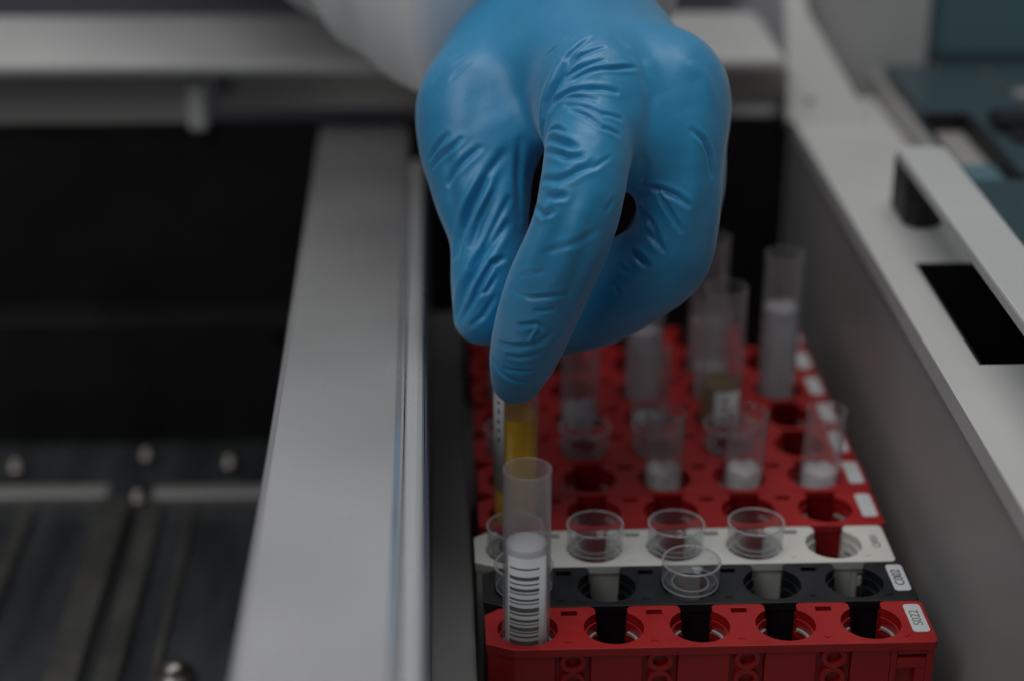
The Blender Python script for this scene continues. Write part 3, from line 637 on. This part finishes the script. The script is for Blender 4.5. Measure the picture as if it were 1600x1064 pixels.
def relax(V, E, n, lam=.5):
    deg = np.bincount(E.ravel(), minlength=len(V)).astype(float)[:, None]
    for _ in range(n):
        A = np.stack([np.bincount(E[:, 0], V[E[:, 1], k], len(V))+np.bincount(E[:, 1], V[E[:, 0], k], len(V)) for k in range(3)], 1)/deg
        V = V+lam*(A-V)
    return V
def quad_normals(V, Q):
    fn = np.cross(V[Q[:, 2]]-V[Q[:, 0]], V[Q[:, 3]]-V[Q[:, 1]]); N = np.zeros_like(V)
    for k in range(3): N[:, k] = sum(np.bincount(Q[:, j], fn[:, k], len(V)) for j in range(4))
    return N/np.linalg.norm(N, axis=1, keepdims=True)
h = .46; cstep = 4*h
lo = np.array([-24., 30., 34.]); hi = np.array([82., 196., 166.])
nc = np.ceil((hi-lo)/cstep).astype(int)
gc = np.stack(np.meshgrid(*[np.arange(k) for k in nc], indexing='ij'), -1)
Fc = hand_sdf((lo+(gc+.5)*cstep).astype(np.float32))
F = np.repeat(np.repeat(np.repeat(Fc, 4, 0), 4, 1), 4, 2)
act = np.argwhere(np.abs(Fc) < cstep*1.5)
sub = np.stack(np.meshgrid(*[np.arange(4)]*3, indexing='ij'), -1).reshape(-1, 3)
fi = (act[:, None]*4+sub[None]).reshape(-1, 3)
F[tuple(fi.T)] = hand_sdf((lo+(fi+.5)*h).astype(np.float32))
V, Q = surface_nets(F, lo+.5*h, h)
E = np.unique(np.sort(np.vstack([Q[:, [i, (i+1) % 4]] for i in range(4)]), axis=1), axis=0)
V = relax(V, E, 26)
N = quad_normals(V, Q)
if ((V-V.mean(0))*N).sum() < 0: Q = Q[:, ::-1]; N = -N
# folds of the glove: grooves with raised shoulders along curves on the surface
disp = np.zeros(len(V))
_d = np.random.normal(size=(14, 3)); _ph = np.random.uniform(0, 6.28, 14)
wob = lambda s: sum(np.sin(V@(_d[i]*s)+_ph[i]) for i in range(14))/4
for dep, wid, pts in WRINKLES:
    pts = np.array(pts); best = np.full(len(V), 1e9); tt = np.zeros(len(V)); n = len(pts)-1
    lo_, hi_ = pts.min(0)-11, pts.max(0)+11
    sel = np.where(((V > lo_) & (V < hi_)).all(1))[0]; P = V[sel]; bs = np.full(len(sel), 1e9); ts = np.zeros(len(sel))
    for i in range(n):
        a, b = pts[i], pts[i+1]; ab = b-a; t = np.clip(((P-a)@ab)/(ab@ab+1e-9), 0, 1)
        d = np.linalg.norm(P-a-t[:, None]*ab, axis=1); m_ = d < bs; bs[m_] = d[m_]; ts[m_] = ((i+t)/n)[m_]
    taper = np.clip(np.sin(np.pi*np.clip(ts*.9+.05, 0, 1)), 0, 1)**.6
    w = wid*.68
    g = -np.exp(-(bs/w)**2)+.30*np.exp(-((bs-2.0*w)/(1.1*w))**2)
    disp[sel] += dep*.95*taper*g*np.clip((11-bs)/3, 0, 1)
disp += .10*wob(.16)+.05*wob(.42)
disp = np.clip(disp, -2.0, 1.3)
V = V+N*disp[:, None]
V = relax(V, E, 1, .15)
H = empty('gloved_hand', (30, 120, 118)); tag(H, 'left hand in a blue nitrile glove reaching down to pinch the yellow tube', 'hand')
ho = mesh_obj('hand_surface', (V-np.array([30, 120, 118])).tolist(), Q.tolist(), M['glove'], H, True)
# rolled rim of the glove at the wrist
def ring_pts(c, ax, rx, ry, n):
    ax = Vector(ax).normalized(); a = ax.cross(Vector((0, 0, 1))).normalized(); b = ax.cross(a)
    return [Vector(c)+a*rx*math.cos(2*math.pi*i/n)+b*ry*math.sin(2*math.pi*i/n) for i in range(n)]
wax = Vector((-.05, .93, .36))
mb = MB(); rings = []; n = 64
for k, (t, rx) in enumerate([(-6, 19.5), (-2, 21.6), (0, 22.8), (.8, 23.6), (1.6, 23.6), (2.2, 22.6), (2.0, 21.4), (0, 20)]):
    c = Vector((31.5, 158, 137))+wax*t
    rings.append(len(mb.v)); mb.v += [tuple(p) for p in ring_pts(c, wax, rx+.5*math.sin(k), rx*.86, n)]
for a, b in zip(rings, rings[1:]): mb.f += [(a+i, a+(i+1) % n, b+(i+1) % n, b+i) for i in range(n)]
mb.v = [(x-30, y-120, z-118) for x, y, z in mb.v]
mb.build('glove_cuff', M['glove'], H, True)

# ------------------------------------------------------------------ sleeve of the lab coat
sax = Vector((-.483, .853, .136)).normalized()
SC = Vector((20.2, 155., 137.)); WR = Vector((28., 140., 134.))
mb = MB(); n = 120; rows = []
for k in range(64):                       # the sleeve starts inside the glove and widens behind the wrist
    t = -26+k*4.2; fold = min(1, max(0, k-8)/8)
    a = sax.cross(Vector((0, 0, 1))).normalized(); b = sax.cross(a)
    e = min(1, max(0, (t+26)/11)); e = e**.5; ctr = WR.lerp(SC, min(1, (t+26)/26)) if t < 0 else SC+sax*t
    rows.append(len(mb.v))
    for i in range(n):
        th = 2*math.pi*i/n
        r = 10+(38+.03*t)*e+fold*(1.6*math.sin(3*th+t*.05)+1.1*math.sin(5*th-t*.09+1)+.9*math.sin(t*.16+2*th)+.5*math.sin(9*th+t*.2))
        mb.v.append(tuple(ctr+a*r*math.cos(th)+b*r*math.sin(th)))
for a, b in zip(rows, rows[1:]): mb.f += [(a+i, b+i, b+(i+1) % n, a+(i+1) % n) for i in range(n)]
mb.v = [(x-SC.x, y-SC.y, z-SC.z) for x, y, z in mb.v]
S_ = empty('coat_sleeve', tuple(SC)); tag(S_, 'white lab coat sleeve behind the gloved hand', 'sleeve')
so = mb.build('sleeve_cloth', M['coat'], S_, True)
sm = so.modifiers.new('cloth', 'SOLIDIFY'); sm.thickness = .0012
